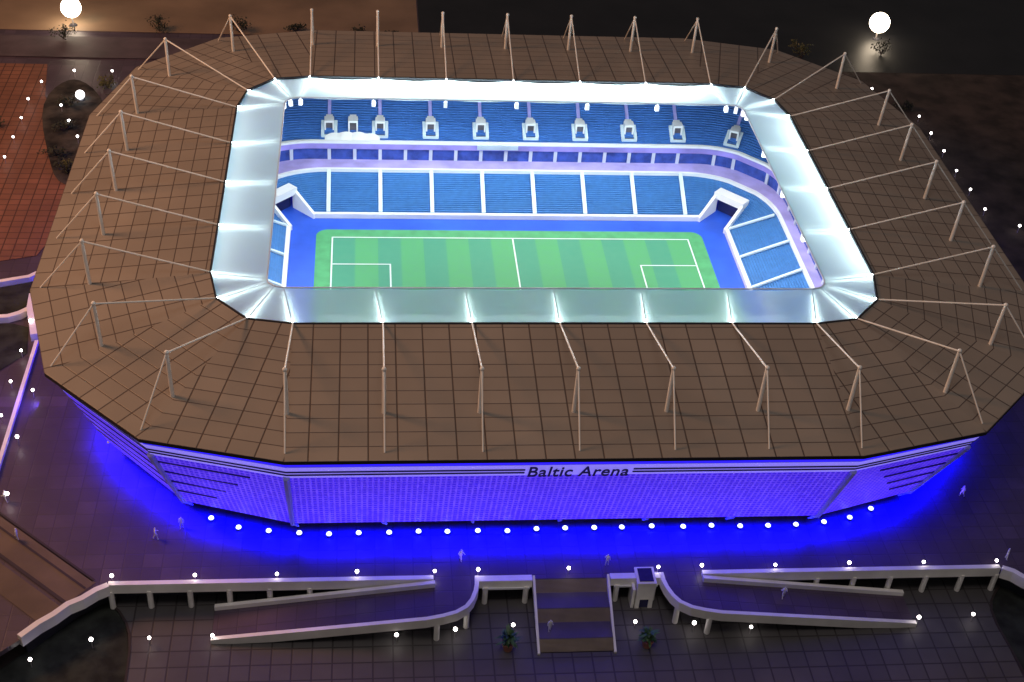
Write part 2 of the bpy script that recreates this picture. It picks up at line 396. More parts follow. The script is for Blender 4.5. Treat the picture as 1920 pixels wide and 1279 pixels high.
# canopy: pillowed translucent panels between ribs
mb = MB(); front = MB(); milky = mb
for i in range(N):
    mb = front if i < 6 else milky
    j = (i+1) % N
    nu, nv = 8, 5
    for a in range(nu):
        for c in range(nv):
            q = []
            for (aa, ccx) in ((a, c), (a+1, c), (a+1, c+1), (a, c+1)):
                s_, t_ = aa/nu, ccx/nv
                p = (INN[i]-Vector((0, 0, .25))).lerp(INN[j]-Vector((0, 0, .25)), s_).lerp(LIP[i].lerp(LIP[j], s_), t_)
                wd = (INN[i]-INN[j]).length
                p = p+Vector((0, 0, -.035*wd*4*s_*(1-s_)*(1-.35*t_)))
                q.append(p)
            mb.face(q)
can = milky.build('canopy', 'canopy', stadium, smooth=True)
front.build('front_sheet', 'canopyfront', can, smooth=True)
mb = MB()
for i in range(N):
    mb.tube(INN[i]-Vector((0, 0, .55)), LIP[i]-Vector((0, 0, .35)), .16, .10, 6)
mb.build('canopy_ribs', 'white', can, kind='stuff') if False else None
for i in range(N):
    MB().tube(INN[i]-Vector((0, 0, .55)), LIP[i]-Vector((0, 0, .35)), .16, .10, 6).build('rib', 'white', can)
mb = MB()
for i in range(N):
    j = (i+1) % N; mb.tube(LIP[i], LIP[j], .2, .2, 6, cap=False)
mb.build('canopy_edge', 'mullion', can)
# tapering white led strips just below the sheet, one along each rib
for i in range(N):
    p = INN[i]-Vector((0, 0, .95)); q = LIP[i]-Vector((0, 0, .75))
    MB().tube(p.lerp(q, .02), p.lerp(q, .35), .30, .20, 6).tube(p.lerp(q, .36), p.lerp(q, .92), .18, .05, 6).build('led_strip', 'whiteled', can)
    d = (q-p).normalized(); MB().tube(INN[i]+d*.5+Vector((0, 0, .2)), INN[i]+d*1.5+Vector((0, 0, .15)), .2, .12, 6).build('led_cap', 'whiteled', can)
# floodlights below the canopy lip
for i in range(7, 32):
    p = LIP[i]; d = (INN[i]-p); d.z = 0; d.normalize(); c = p+d*.9-Vector((0, 0, 1.6)); e = Vector((-d.y, d.x, 0))
    q = [c+e*.5+d*.5, c-e*.5+d*.5, c-e*.5-d*.5, c+e*.5-d*.5]
    f = MB().hexa([(v.x, v.y) for v in (q if (q[1]-q[0]).cross(q[2]-q[1]).z > 0 else q[::-1])], c.z-1.1, c.z+.5).build('floodlight', 'flood', stadium)
# masts with their two stays
for i in range(N):
    e = MB().tube(BASE[i]+Vector((0, 0, .0)), TOP[i], .46, .38, 10).build('mast', 'mast', stadium, smooth=False)
    MB().tube(TOP[i]-Vector((0, 0, .1)), INN[i]+Vector((0, 0, .25)), .20, .20, 6).build('stay', 'mast', e)
    MB().tube(TOP[i]-Vector((0, 0, .1)), OUT[i]+Vector((0, 0, .1)), .17, .17, 6).build('stay', 'mast', e)
    MB().ball(TOP[i], .5, 8, 6).build('cap', 'mast', e)
    MB().tube(BASE[i]-Vector((0, 0, .1)), BASE[i]+Vector((0, 0, .35)), .95, .8, 10).build('foot', 'dark', e)

# facade
def strip_faces(A, B, name, mat, uvv, off=0, parent=stadium, facets=FACETS, t0=0, t1=1):
    mb = MB()
    for i, j in facets:
        j = j % N; a0, a1, b0, b1 = A[i], A[j], B[i], B[j]
        n = (a1-a0).cross(b0-a0).normalized(); c = (a0+a1)/2
        if n.dot(Vector((c.x, c.y, 0))) < 0: n = -n
        L = (a1-a0).length; P = [a0+n*off, b0+n*off, b1+n*off, a1+n*off]
        H = (b0-a0).length
        mb.face(P, [(0, 0), ((L-(b1-b0).length)/2, H), (L-(L-(b1-b0).length)/2, H), (L, 0)])
    return mb.build(name, mat, parent)
def lev(f): return [FT[i].lerp(FB[i], f) for i in range(N)]
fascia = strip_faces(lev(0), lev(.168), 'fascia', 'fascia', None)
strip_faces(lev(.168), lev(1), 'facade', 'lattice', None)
strip_faces([EDGE[i].lerp(Vector((0, 0, 34.9)), .02)-Vector((0, 0, .9)) for i in range(N)], lev(-.0001), 'soffit_band', 'basewall', None)
# base wall under the facade and its soffit
BW = ring(57.5, 80.5, 99.5, 37, 78.5, 73.5, 95, 57, 4.6); BW0 = [Vector((p.x, p.y, 0)) for p in BW]
strip_faces(BW, BW0, 'base_wall', 'basewall', None)
strip_faces(BW, FB, 'soffit', 'basewall', None)
# stripes on the fascia; the front one leaves room for the lettering
def stripe(A, i, j, f0, f1, s0, s1, off, parent, name='stripe', mat='black'):
    j = j % N
    a0, a1 = FT[i].lerp(FB[i], f0), FT[j].lerp(FB[j], f0); b0, b1 = FT[i].lerp(FB[i], f1), FT[j].lerp(FB[j], f1)
    n = (a1-a0).cross(b0-a0).normalized(); c = (a0+a1)/2
    if n.dot(Vector((c.x, c.y, 0))) < 0: n = -n
    P = [a0.lerp(a1, s0), b0.lerp(b1, s0), b0.lerp(b1, s1), a0.lerp(a1, s1)]
    mb = MB(); Q = [p+n*off for p in P]; mb.face(Q)
    for k in range(4): mb.face([P[k], P[(k+1) % 4], Q[(k+1) % 4], Q[k]])
    return mb.build(name, mat, parent)
for i, j in FACETS:
    for f0, f1 in ((.064, .084), (.110, .130)):
        if i == 0: stripe(None, 0, 6, f0, f1, 0, .408, .12, fascia); stripe(None, 0, 6, f0, f1, .598, 1, .12, fascia)
        else: stripe(None, i, j, f0, f1, 0, 1, .12, fascia)
# louvre slots on the corner facets
for i, j in FACETS:
    if j-i > 1: continue
    first = i in (6, 22, 31, 15)
    for k, (f0, f1) in enumerate(((.26, .277), (.43, .447), (.60, .617), (.77, .787))):
        if i in (6, 22): rng = (.45+.06*k, 1)
        elif i in (31, 15): rng = (0, .55-.06*k)
        else: rng = (0, 1)
        if i in (31, 15): rng = (.0, .72-.12*k)
        if i in (6, 22): rng = (.28+.12*k, 1)
        stripe(None, i, j, f0, f1, rng[0], rng[1], .22, stadium, 'louvre_slot', 'slot')
# corner posts of the facade and little struts at its foot
for i in range(N):
    a, b = lev(.16)[i], lev(1.0)[i]; o = Vector((a.x, a.y, 0)).normalized()*.15
    if i in (0, 6, 7, 31, 16, 22): MB().tube(a+o, b+o, .75, .55, 6).build('facade_post', 'mullion', stadium)
    MB().tube(b, b-o*14-Vector((0, 0, 2.6)), .45, .2, 6).build('strut', 'mullion', stadium)
# lettering on the fascia
cu = D.curves.new('lettering', 'FONT'); cu.body = 'Baltic Arena'; cu.size = 1; cu.shear = .05; cu.offset = .012; cu.extrude = .02; cu.align_x = 'CENTER'; cu.space_character = 1.06
to = D.objects.new('tmp_text', cu); COL.objects.link(to); bpy.context.view_layer.update()
me = D.meshes.new_from_object(to.evaluated_get(bpy.context.evaluated_depsgraph_get())); D.objects.remove(to)
xs = [v.co.x for v in me.vertices]; ys = [v.co.y for v in me.vertices]
W, H0 = max(xs)-min(xs), max(ys)-min(ys)
dirv = (FB[3]-FT[3]).normalized(); nrm = Vector((1, 0, 0)).cross(-dirv).normalized()
cen = FT[3].lerp(FB[3], .094)+nrm*.25
for v in me.vertices:
    x = (v.co.x-(max(xs)+min(xs))/2)/W*20.8+.3; y = (v.co.y-(max(ys)+min(ys))/2)/H0*5.0; z = v.co.z*3
    p = cen+Vector((x, 0, 0))+(-dirv)*y+nrm*z; v.co = p*S
me.materials.clear(); me.materials.append(MT['black'])
lt = D.objects.new('lettering', me); COL.objects.link(lt); lt.parent = fascia
# blue led lighting around the facade
BL = (.0, .0, 1.0)
for i, j in FACETS:
    jj = j % N; a, b = FB[i], FB[jj]; L = (b-a).length; c = (a+b)/2; o = Vector((c.x, c.y, 0)).normalized(); d = (b-a).normalized()
    n = Vector((d.y, -d.x, 0)); n = n if n.dot(o) > 0 else -n
    mb = MB(); p0, p1 = a-n*2.6, b-n*2.6; mb.tube(p0-Vector((0, 0, .3)), p1-Vector((0, 0, .3)), .25, .25, 6).build('blue_led_strip', 'led', stadium)
    back = c.y > 20
    lamp('blue_led_light', 'AREA', c-n*1.0-Vector((0, 0, .35)), L*S*(.5 if back else 4.0), BL, shape='RECTANGLE', size=L*S*.98, size_y=.02, target=c+n*.6-Vector((0, 0, 4.6)), xdir=d, spread=math.radians(98))
    if not back: lamp('blue_fill_light', 'AREA', c+n*1.2+Vector((0, 0, 1.5)), L*S*.7, BL, shape='RECTANGLE', size=L*S*.95, size_y=.03, target=c+n*22-Vector((0, 0, 12)), xdir=d)  # added wide blue fill that tints the plaza
    t0, t1 = FT[i], FT[jj]; cc = (t0+t1)/2
    mb = MB(); mb.tube(t0+n*.1+Vector((0, 0, .55)), t1+n*.1+Vector((0, 0, .55)), .22, .22, 6).build('blue_led_strip', 'led', stadium)
    if not back:
        lamp('facade_fill_light', 'AREA', c+n*7-Vector((0, 0, 3.9)), L*S*.4, (.16, .09, 1.0), shape='RECTANGLE', size=L*S*.95, size_y=.03, target=c+n*10+Vector((0, 0, 22)), xdir=d)  # added upward fill in front of the facade, no fitting there

# ------------------------------------------------------------------ the bowl
CXc, CYc = 54.5, 34.7
HW = 4.7                                  # half width of the corner tunnels
def bowl_path(X, Y, r, na=6, nx=16, ny=10, slot=True):
    """points around; returns list of (x, y) and a parallel list flagging segments inside the corner slots"""
    cx, cy = X-r, Y-r; th = math.asin(min(.98, HW/r)) if slot else math.pi/60
    q = []
    for k in range(nx//2+1): q.append((cx*k/(nx/2), Y))
    a45 = math.pi/4
    for k in range(1, na+1): t = math.pi/2-(a45-th)*k/na; q.append((cx+r*math.cos(t), cy+r*math.sin(t)))
    for k in range(0, na+1): t = a45-th-(a45-th)*k/na; q.append((cx+r*math.cos(t), cy+r*math.sin(t)))
    for k in range(1, ny//2+1): q.append((X, cy*(1-k/(ny/2))))
    n = len(q)                           # quarter 1: from (0, Y) to (X, 0)
    full = q+[(x, -y) for x, y in q[::-1][1:]]+[(-x, -y) for x, y in q[1:]]+[(-x, y) for x, y in q[::-1][1:]]
    slotseg = nx//2+na
    tot = len(full)-1
    idx = {slotseg, 2*(n-1)-1-slotseg, 2*(n-1)+slotseg, tot-1-slotseg}
    return full[:-1], idx
def tier(name, p0, p1, rows, mat, slot_until=0, parent=stadium):
    """stepped seating between two profiles p = (X, Y, r, z)"""
    mb = MB()
    def at(t): return [a+(b-a)*t for a, b in zip(p0, p1)]
    for k in range(rows):
        a, b = at(k/rows), at((k+1)/rows)
        A, idx = bowl_path(*a[:3]); B, _ = bowl_path(*b[:3]); z = a[3]; z2 = b[3]
        n = len(A)
        for i in range(n):
            j = (i+1) % n
            if i in idx and (k+.5)/rows < slot_until: continue
            mb.face([(*A[i], z), (*A[j], z), (*B[j], z), (*B[i], z)][::-1])
            mb.face([(*B[i], z), (*B[j], z), (*B[j], z2), (*B[i], z2)][::-1])
    return mb.build(name, mat, parent)
def band(name, a, za, b, zb, mat, slot=False, parent=stadium, off=0):
    A, idx = bowl_path(*a); B, _ = bowl_path(*b); mb = MB(); n = len(A)
    for i in range(n):
        if slot and i in idx: continue
        j = (i+1) % n; mb.face([(*A[i], za), (*A[j], za), (*B[j], zb), (*B[i], zb)][::-1])
    return mb.build(name, mat, parent)
def R(dr): return (CXc+25+dr, CYc+25+dr, 25+dr)      # concentric with the top of the lower tier
def G(d): return (83.1+d, 65.9+d, 24+d)                # the ring of boxes
L0 = (64.6, 44.9, 7.0); L1 = R(0)
# pitch
def rrect(X, Y, r, n=8):
    q = []
    for sx, sy, a0 in ((1, 1, 0), (-1, 1, 90), (-1, -1, 180), (1, -1, 270)):
        for k in range(n+1):
            t = math.radians(a0+90*k/n); q.append((sx*(X-r)+r*math.cos(t), sy*(Y-r)+r*math.sin(t)))
    return q
MB().face([(x, y, .2) for x, y in rrect(82, 62, 20)]).build('apron', 'apron', stadium)
MB().face([(x, y, .35) for x, y in rrect(57.2, 38.6, 3.4)]).build('pitch_surround', 'grass', stadium)
pitch = MB().face([(-52.5, -34, .5), (52.5, -34, .5), (52.5, 34, .5), (-52.5, 34, .5)]).build('pitch', 'pitch', stadium)
mb = MB(); lw = .42
def pl(x0, y0, x1, y1):
    mb.face([(min(x0, x1)-lw/2, min(y0, y1)-lw/2, .65), (max(x0, x1)+lw/2, min(y0, y1)-lw/2, .65), (max(x0, x1)+lw/2, max(y0, y1)+lw/2, .65), (min(x0, x1)-lw/2, max(y0, y1)+lw/2, .65)])
pl(-52.5, 34, 52.5, 34); pl(-52.5, -34, 52.5, -34); pl(-52.5, -33.5, -52.5, 33.5); pl(52.5, -33.5, 52.5, 33.5); pl(0, -33.5, 0, 33.5)
for s_ in (-1, 1):
    pl(s_*52, 20.15, s_*36, 20.15); pl(s_*52, -20.15, s_*36, -20.15); pl(s_*36, -19.7, s_*36, 19.7)
mb.build('pitch_lines', 'chalk', pitch)
# lower tier
band('front_wall', L0, 0.2, L0, 1.7, 'white', True)
band('front_wall_top', L0, 1.7, (65.8, 46.1, 8.2), 1.7, 'white', True)
low = tier('lower_tier', (65.8, 46.1, 8.2, 1.5), (*L1, 8.0), 20, 'seat', .66)
band('tier_lip', (79.1, 59.3, 24.6), 7.6, (79.1, 59.3, 24.6), 8.7, 'white'); band('tier_lip', (79.1, 59.3, 24.6), 8.7, R(.5), 8.7, 'white')
band('ledge', R(.5), 8.5, G(0), 8.3, 'lav')
# boxes
glass = band('box_glazing', G(0), 8.2, G(0), 12.3, 'glass')
band('upper_band', G(-.6), 12.2, G(-1), 14.2, 'lav2'); band('upper_band', G(.1), 12.2, G(-.6), 12.2, 'lav2')
band('upper_lip', G(-1), 14.2, G(-1), 14.95, 'white'); band('upper_lip', G(-1), 14.95, G(.1), 14.95, 'white'); band('upper_lip', G(.1), 14.95, G(.1), 13.8, 'white')
MB().box(-9, 3.5, 59.7+5.0-.2+.0, 59.7+5.25, 12.9, 14.3).build('banner', 'screen', stadium)
# upper tier, its back wall
U0 = G(.2); U1 = G(20.8)
upt = tier('upper_tier', (*U0, 13.8), (*U1, 24.4), 26, 'seat2')
band('bowl_back_wall', U1, 24.4, U1, 33.8, 'dark')
# mullions on the boxes
def ring_pts(dr, step, phase=0):
    X, Y, r = G(0); cx, cy = X-r, Y-r; out = []
    x = -53.9
    while x <= 54:
        out.append(((x, Y), (0, -1))); out.append(((x, -Y), (0, 1))); x += step
    y = -38.5
    while y <= 38.6:
        out.append(((X, y), (-1, 0))); out.append(((-X, y), (1, 0))); y += step
    na = 6
    for sx in (-1, 1):
        for sy in (-1, 1):
            for k in range(1, na):
                t = math.radians(90*k/na)
                out.append(((sx*(cx+r*math.cos(t)), sy*(cy+r*math.sin(t))), (-sx*math.cos(t), -sy*math.sin(t))))
    return out
for (x, y), (nx_, ny_) in ring_pts(6.2, 7.7):
    tx, ty = -ny_, nx_; a, b_ = .5, .42
    q = [(x-tx*a, y-ty*a), (x+tx*a, y+ty*a), (x+tx*a+nx_*b_, y+ty*a+ny_*b_), (x-tx*a+nx_*b_, y-ty*a+ny_*b_)]
    ar = sum(q[k][0]*q[(k+1) % 4][1]-q[(k+1) % 4][0]*q[k][1] for k in range(4))
    MB().hexa(q if ar > 0 else q[::-1], 8.35, 12.18).build('mullion', 'mullion', glass)
# aisles (sloped strips a little proud of the steps)
AX = [-53.9+15.4*k for k in range(8)]
def slope_strip(p, q, wd, h, name, mat, parent):
    p = Vector(p); q = Vector(q); d = (q-p); d.z = 0; d.normalize(); n = Vector((-d.y, d.x, 0))*wd/2; u_ = Vector((0, 0, h))
    mb = MB(); P = [p-n, q-n, q+n, p+n]; T = [v+u_ for v in P]
    mb.face(T)
    for k in range(4): mb.face([P[k], P[(k+1) % 4], T[(k+1) % 4], T[k]])
    return mb.build(name, mat, parent)
for x in AX:
    for sy in (1, -1): slope_strip((x, sy*46.0, 1.5), (x, sy*59.2, 8.0), 1.15, .55, 'aisle', 'aisle', low)
for y in (-38.4, -23.1, -7.7, 7.7, 23.1, 38.4):
    for sx in (1, -1):
        ty = y*.95
        xo = 79.0 if abs(y) < 30 else 78.2
        slope_strip((sx*65.8, y, 1.5), (sx*xo, ty, 8.0-.3*(abs(y) > 30)), .8, .6, 'aisle', 'aisle', low)
# corner tunnels
def tun(cxs, cys):
    def P(a, t): # a along diagonal outwards from corner, t sideways
        return (cxs*(61.05+(a-t)/math.sqrt(2)), cys*(41.3+(a+t)/math.sqrt(2)))
    tn = MB()
    rows = [(0, 1.75), (2, 2.7), (9.2, 6.9)]
    for sd in (-1, 1):
        for (a0, z0), (a1, z1) in zip(rows, rows[1:]):
            ti, to_ = sd*(HW-.45), sd*(HW+.45)
            a0b = a0+.2
            q = [P(a0b if a0 == 0 else a0, ti), P(a1, ti), P(a1, to_), P(a0b if a0 == 0 else a0, to_)]; zz = [z0, z1, z1, z0]
            ar = sum(q[k][0]*q[(k+1) % 4][1]-q[(k+1) % 4][0]*q[k][1] for k in range(4))
            if ar < 0: q = q[::-1]; zz = zz[::-1]
            tn.hexa(q, .2, zz)
    t_ = tn.build('tunnel_wall', 'white', stadium)
    def prism(a0, a1, t0, t1, z0, z1, name, mat):
        q = [P(a0, t0), P(a1, t0), P(a1, t1), P(a0, t1)]; ar = sum(q[k][0]*q[(k+1) % 4][1]-q[(k+1) % 4][0]*q[k][1] for k in range(4))
        MB().hexa(q if ar > 0 else q[::-1], z0, z1).build(name, mat, t_)
    prism(8.0, 11.6, -HW-.45, HW+.45, 5.2, 7.3, 'lintel', 'white')
    prism(10.2, 10.5, -HW+.4, HW-.4, .2, 5.2, 'doorway', 'tunneldark')
for sx in (1, -1):
    for sy in (1, -1): tun(sx, sy)
# stair portals of the upper tier
def portal(x, y, nx_, ny_, z, full=True):
    """a white box with a doorway facing the pitch; (nx_, ny_) points to the pitch"""
    tx, ty = -ny_, nx_
    def P(a, t): return (x-nx_*a+tx*t, y-ny_*a+ty*t)
    def prism(mb, a0, a1, t0, t1, z0, z1):
        q = [P(a0, t0), P(a1, t0), P(a1, t1), P(a0, t1)]; ar = sum(q[k][0]*q[(k+1) % 4][1]-q[(k+1) % 4][0]*q[k][1] for k in range(4))
        zz = z1
        if isinstance(z1, tuple): zz = [z1[0], z1[1], z1[1], z1[0]]
        if ar < 0:
            q = q[::-1]; zz = zz[::-1] if isinstance(zz, list) else zz
        mb.hexa(q, z0, zz); return mb
    b = MB(); prism(b, 1.7, 4.6, -1.45, -1.0, z-1, z+4.0); prism(b, 1.7, 4.6, 1.0, 1.45, z-1, z+4.0); prism(b, 1.7, 5.8, -1.0, 1.0, z+3.3, z+4.0)
    pt = b.build('stair_portal', 'white', stadium)
    d = MB(); prism(d, 2.3, 2.5, -1.0, 1.0, z-1, z+3.3); d.build('doorway', 'door', pt)
    if full:
        g = MB(); prism(g, -.3, 4.6, -2.45, -1.5, z-1.6, (z+.6, z+2.7)); prism(g, -.3, 4.6, 1.5, 2.45, z-1.6, (z+.6, z+2.7))
        prism(g, -.7, -.3, -2.35, 2.35, z-2, z+.4); g.build('parapet', 'aisle', pt)
        g = MB(); prism(g, -.3, 1.9, -1.5, 1.5, z-1.5, z+.1); g.build('landing', 'door', pt)
        g = MB(); prism(g, -2.2, -.7, -.7, .7, z-2.2, z-.9); g.build('step', 'aisle', pt)
zz0 = 15.0
for x in AX[:]:
    for sy in (1, -1):
        portal(x, sy*68.6, 0, -sy, zz0)
        slope_strip((x, sy*73.6, 17.6), (x, sy*86.0, 24.1), 1.0, .35, 'aisle', 'aisle2', upt)
portal(-46.7, 68.2, 0, -1, 15.3, False)
for y in (-23.1, -7.7, 7.7, 23.1):
    for sx in (1, -1):
        portal(sx*85.8, y, -sx, 0, zz0)
        slope_strip((sx*90.8, y, 17.6), (sx*103.2, y, 24.1), 1.0, .35, 'aisle', 'aisle2', upt)
for sx in (1, -1):
    for sy in (1, -1):
        for deg in (65, 28):
            t = math.radians(deg); c_, s_ = math.cos(t), math.sin(t); rr = 26.7
            px, py = sx*(59.1+rr*c_), sy*(41.9+rr*s_); portal(px, py, -sx*c_, -sy*s_, zz0)
            slope_strip((sx*(59.1+(rr+5)*c_), sy*(41.9+(rr+5)*s_), 17.6), (sx*(59.1+44*c_), sy*(41.9+44*s_), 24.1), 1.0, .35, 'aisle', 'aisle2', upt)
# white terrace shell with scalloped back on the upper tier
mb = MB(); x0, x1 = -55.2, -38.6; n = 26
prof = []
for k in range(n+1):
    t = k/n; x = x0+(x1-x0)*t
    h = 15.1+.7*math.sin(math.pi*min(1, max(0, t)))**.5+.45*abs(math.sin(t*math.pi*4)); d = 67.6+1.3*math.sin(math.pi*t)**.6
    prof.append((x, d, h))
for (xa, ya, ha), (xb, yb, hb) in zip(prof, prof[1:]):
    mb.face([(xa, 65.95, 14.9), (xb, 65.95, 14.9), (xb, yb-1, hb-.4), (xa, ya-1, ha-.4)])
    mb.face([(xa, ya-1, ha-.4), (xb, yb-1, hb-.4), (xb, yb, hb), (xa, ya, ha)])
    mb.face([(xa, ya, ha), (xb, yb, hb), (xb, yb, 14), (xa, ya, 14)])
for (xa, ya, ha) in (prof[0], prof[-1]): mb.face([(xa, 65.95, 14.9), (xa, ya-1, ha-.4), (xa, ya, ha), (xa, ya, 14)])
mb.build('terrace_shell', 'vip', stadium)

# ------------------------------------------------------------------ parapets, ramps, stairs in front
def single(mb, name, mat, label, cat, origin=(0, 0, 0), group=None, **k):
    o = mb.build(name, mat, None, origin, **k); o['label'] = label; o['category'] = cat
    if group: o['group'] = group
    return o
PG = 'cream parapets around the plaza and ramps'
def pillars(par, pts, origin, r=.62):
    for (x, y, z0, z1) in pts: MB().tube((x, y, z0), (x, y-.0, z1), r, r, 10).build('pillar', 'cream', par, origin)
def slopez(x, x0, x1): t = (x-x0)/(x1-x0); return max(0, min(1, t))*ZL
def parapet(name, pts, th, z0, z1, label, pil=(), group=PG):
    o = (pts[0][0], pts[0][1], 0)
    t = thing(name, label, 'parapet', o, group)
    MB().wall(pts, th, z0, z1).build('wall', 'cream', t, o)
    pillars(t, pil, o); return t
wavyL = [(-96.3, -99.9), (-98.6, -101.2), (-101, -103.4), (-103.6, -104.9), (-106, -107.6), (-108.6, -109.8), (-111.6, -113.2)]
parapet('parapet', wavyL, 1.3, -1.6, 1.2, 'wavy cream parapet running down to the lower left corner beside the dark lawn')
wavyR = [(98.2, -99.9), (100.4, -101.0), (102.4, -103.2), (105, -104.9), (108, -108), (113, -113)]
parapet('parapet', wavyR, 1.3, -1.6, 1.2, 'wavy cream parapet leaving the frame at the lower right beside the dark lawn')
def backpar(s, label):
    xs_ = [96.3, 28.6]; pts = [(s*xs_[0], -99.6), (s*xs_[1], -99.6)]
    pil = [(s*x, -99.8, ZL, -.9) for x in (96.0, 88.1, 79.8, 71.6, 63.2, 54.8)]
    if s > 0: pts = [(x+1.4, y) for x, y in pts]; pil = [(x+1.4, y, a, b) for x, y, a, b in pil]; pts = pts[::-1]
    parapet('parapet', pts, 1.1, -1.4, 1.2, label, pil)
backpar(-1, 'long straight cream parapet on pillars along the plaza edge left of the stairs')
backpar(1, 'long straight cream parapet on pillars along the plaza edge right of the stairs')
def ramp(s, sh):
    side = 'left' if s < 0 else 'right'
    X = lambda x: s*x+sh
    RB, RE = 28.3, 74.8
    # back wall of the ramp
    n = 12; pts = []; z0 = []; z1 = []
    for k in range(n+1):
        x = RB+(RE-RB)*k/n; pts.append((X(x), -101.0)); z = slopez(x, RB, RE); z0.append(z-.5); z1.append(z+1.2)
    if s > 0: pass
    parapet('parapet', pts, .9, z0, z1, 'cream parapet sloping down the inner side of the %s ramp' % side)
    # curved outer wall
    cpts = [(19.3, -99.4, 0), (19.4, -101.5, 0), (19.8, -103.6, 0), (20.7, -106, 0), (22.0, -107.9, 0), (24.2, -109.4, 0), (27.0, -110.3, 0), (30.4, -110.8, 0)]
    for x in (38, 46, 54, 62, 70, 74.8): cpts.append((x, -110.8+(x-30.4)/44.4*.9, 0))
    pts = [(X(x), y) for x, y, _ in cpts]; z0 = []; z1 = []
    for x, y, _ in cpts: z = slopez(x, RB, RE); z0.append(max(z-1.2, ZL)); z1.append(z+1.2)
    pil = [(X(21.8), -107.3, ZL, -.8), (X(28.2), -110.4, ZL, -.9)]
    parapet('parapet', pts, .9, z0, z1, 'cream parapet curving from the stairs down the outer side of the %s ramp' % side, pil)
    # surface
    prof_ = [(19.7, -99.6), (19.8, -103.4), (22.3, -107.5), (24.5, -109.1), (28.3, -110.3)]
    poly = [(X(x), y) for x, y in prof_]+[(X(RB), -99.6)]
    ar = sum(poly[k][0]*poly[(k+1) % len(poly)][1]-poly[(k+1) % len(poly)][0]*poly[k][1] for k in range(len(poly)))
    mb = MB(); mb.hexa(poly if ar > 0 else poly[::-1], -.9, -.02)
    q = [(X(RB), -110.4), (X(RE), -109.6), (X(RE), -100.8), (X(RB), -99.6)]; zt = [-.02, ZL+.1, ZL+.1, -.02]; zb = [-.9, ZL-.3, ZL-.3, -.9]
    if s < 0: q = q[::-1]; zt = zt[::-1]; zb = zb[::-1]
    mb.hexa(q, zb, zt)
    mb.build('ramp', 'paving', kind='structure')
ramp(-1, 0); ramp(1, 1.6)
# short parapets beside the stairs
for (xa, xb, lab) in ((-19.0, -7.4, 'short cream parapet between the stairs and the left ramp'), (9.6, 20.6, 'short cream parapet behind the lift tower right of the stairs')):
    px = [(xa+1.6, -100.6, ZL, -.9), (xb-1.2, -100.6, ZL, -.9)]
    pp = parapet('parapet', [(xa, -100.0), (xb, -100.0)], 1.6, -1.3, .9, lab, px)
    MB().box(xa+.9, xb-.5, -101.15, -100.85, -1.5, -1.05).build('trim', 'white', pp, (xa, -100.0, 0))
st = thing('staircase', 'wide brown staircase with three flights down from the plaza between white side walls', 'staircase', (1, -99.6, 0))
so = (1, -99.6, 0); y = -99.65; z = 0.0
for fl in range(3):
    mb = MB()
    for k in range(12):
        z -= 2/12; mb.box(-6.7, 8.9, y-.18, y, z-.6, z); y -= .18
    mb.build('flight', 'stone', st, so)
    if fl < 2:
        MB().box(-6.7, 8.9, y-4.4, y, z-.6, z-.02).build('landing', 'landing', st, so); y -= 4.4
for x in (-7.0, 9.2): MB().wall([(x, -99.5), (x, -115.4)], .5, [-1.2, ZL], [1.0, ZL+.5]).build('side_wall', 'cream', st, so)
# lift tower
lt_ = thing('lift_tower', 'small white lift tower with dark glazed roof and door right of the stairs', 'lift tower', (17.2, -100, ZL)); lo_ = (17.2, -100, ZL)
LX0, LX1, LY0, LY1 = 15.2, 19.0, -103.2, -98.6
mb = MB(); mb.box(LX0, LX0+.9, LY0, LY1, ZL, 1.4).box(LX1-.9, LX1, LY0, LY1, ZL, 1.4).box(LX0+.9, LX1-.9, LY0, LY1, -3.3, 1.4).box(LX0+.9, LX1-.9, LY0+.6, LY1, ZL, -3.3)
mb.build('body', 'cream', lt_, lo_)
MB().box(LX0+.9, LX1-.9, LY0+.3, LY0+.55, ZL, -3.35).build('door', 'panelblack', lt_, lo_)
MB().box(LX0-.2, LX1+.2, LY0-.1, LY1+.2, 1.4, 1.85).build('roof', 'cream', lt_, lo_)
MB().box(LX0+.35, LX1-.35, LY0+.5, LY1-.3, 1.85, 2.0).build('roof_glazing', 'panelblack', lt_, lo_)
MB().box(LX0-.9, LX0-.3, LY0+.2, LY1-1, ZL, -.4).build('side_fin', 'cream', lt_, lo_)

# left side walls seen beyond the roof
parapet('garden_wall', [(-150, 7), (-140.7, 9.9), (-136.8, 11.2), (-133.6, 12.2), (-130.4, 15.4)], 1.3, 0, 1.6, 'thin mauve wavy wall end left of the stadium, upper of the two')
parapet('garden_wall', [(-150, -7.2), (-140.0, -6.6), (-135.4, -6.2), (-132.8, -4.8), (-130.4, -2.4), (-129.6, .6)], 1.5, 0, 1.8, 'pale curved wall leaving the left frame edge below the mauve one')
parapet('garden_wall', [(-130.6, 3.4), (-130.0, -3.5), (-128.2, -9.5), (-126.9, -14.6)], 2.2, 0, 2.2, 'thick lavender wall stub between the curved wall and the blue kerb')
sheet('dark_pit', [(-160, 6), (-142, 8.2), (-132.0, 12), (-131.4, 2.6), (-134, -4), (-142, -5.4), (-160, -6)], .15, 'pit')
sheet('dark_pit', [(-160, -9), (-142, -8), (-134, -7.4), (-129.8, -9), (-128, -20), (-134, -28), (-160, -26)], .15, 'pit')
parapet('kerb', [(-126.4, -15.6), (-126.2, -62.5), (-126.0, -70)], .9, 0, 1.0, 'straight kerb lit blue along the left edge of the plaza')
# low blue light along that kerb
lamp('kerb_led', 'AREA', (-124.2, -40, 3.0), .22, (.10, .03, 1), shape='RECTANGLE', size=.02, size_y=.5, target=(-127.5, -40, 0))

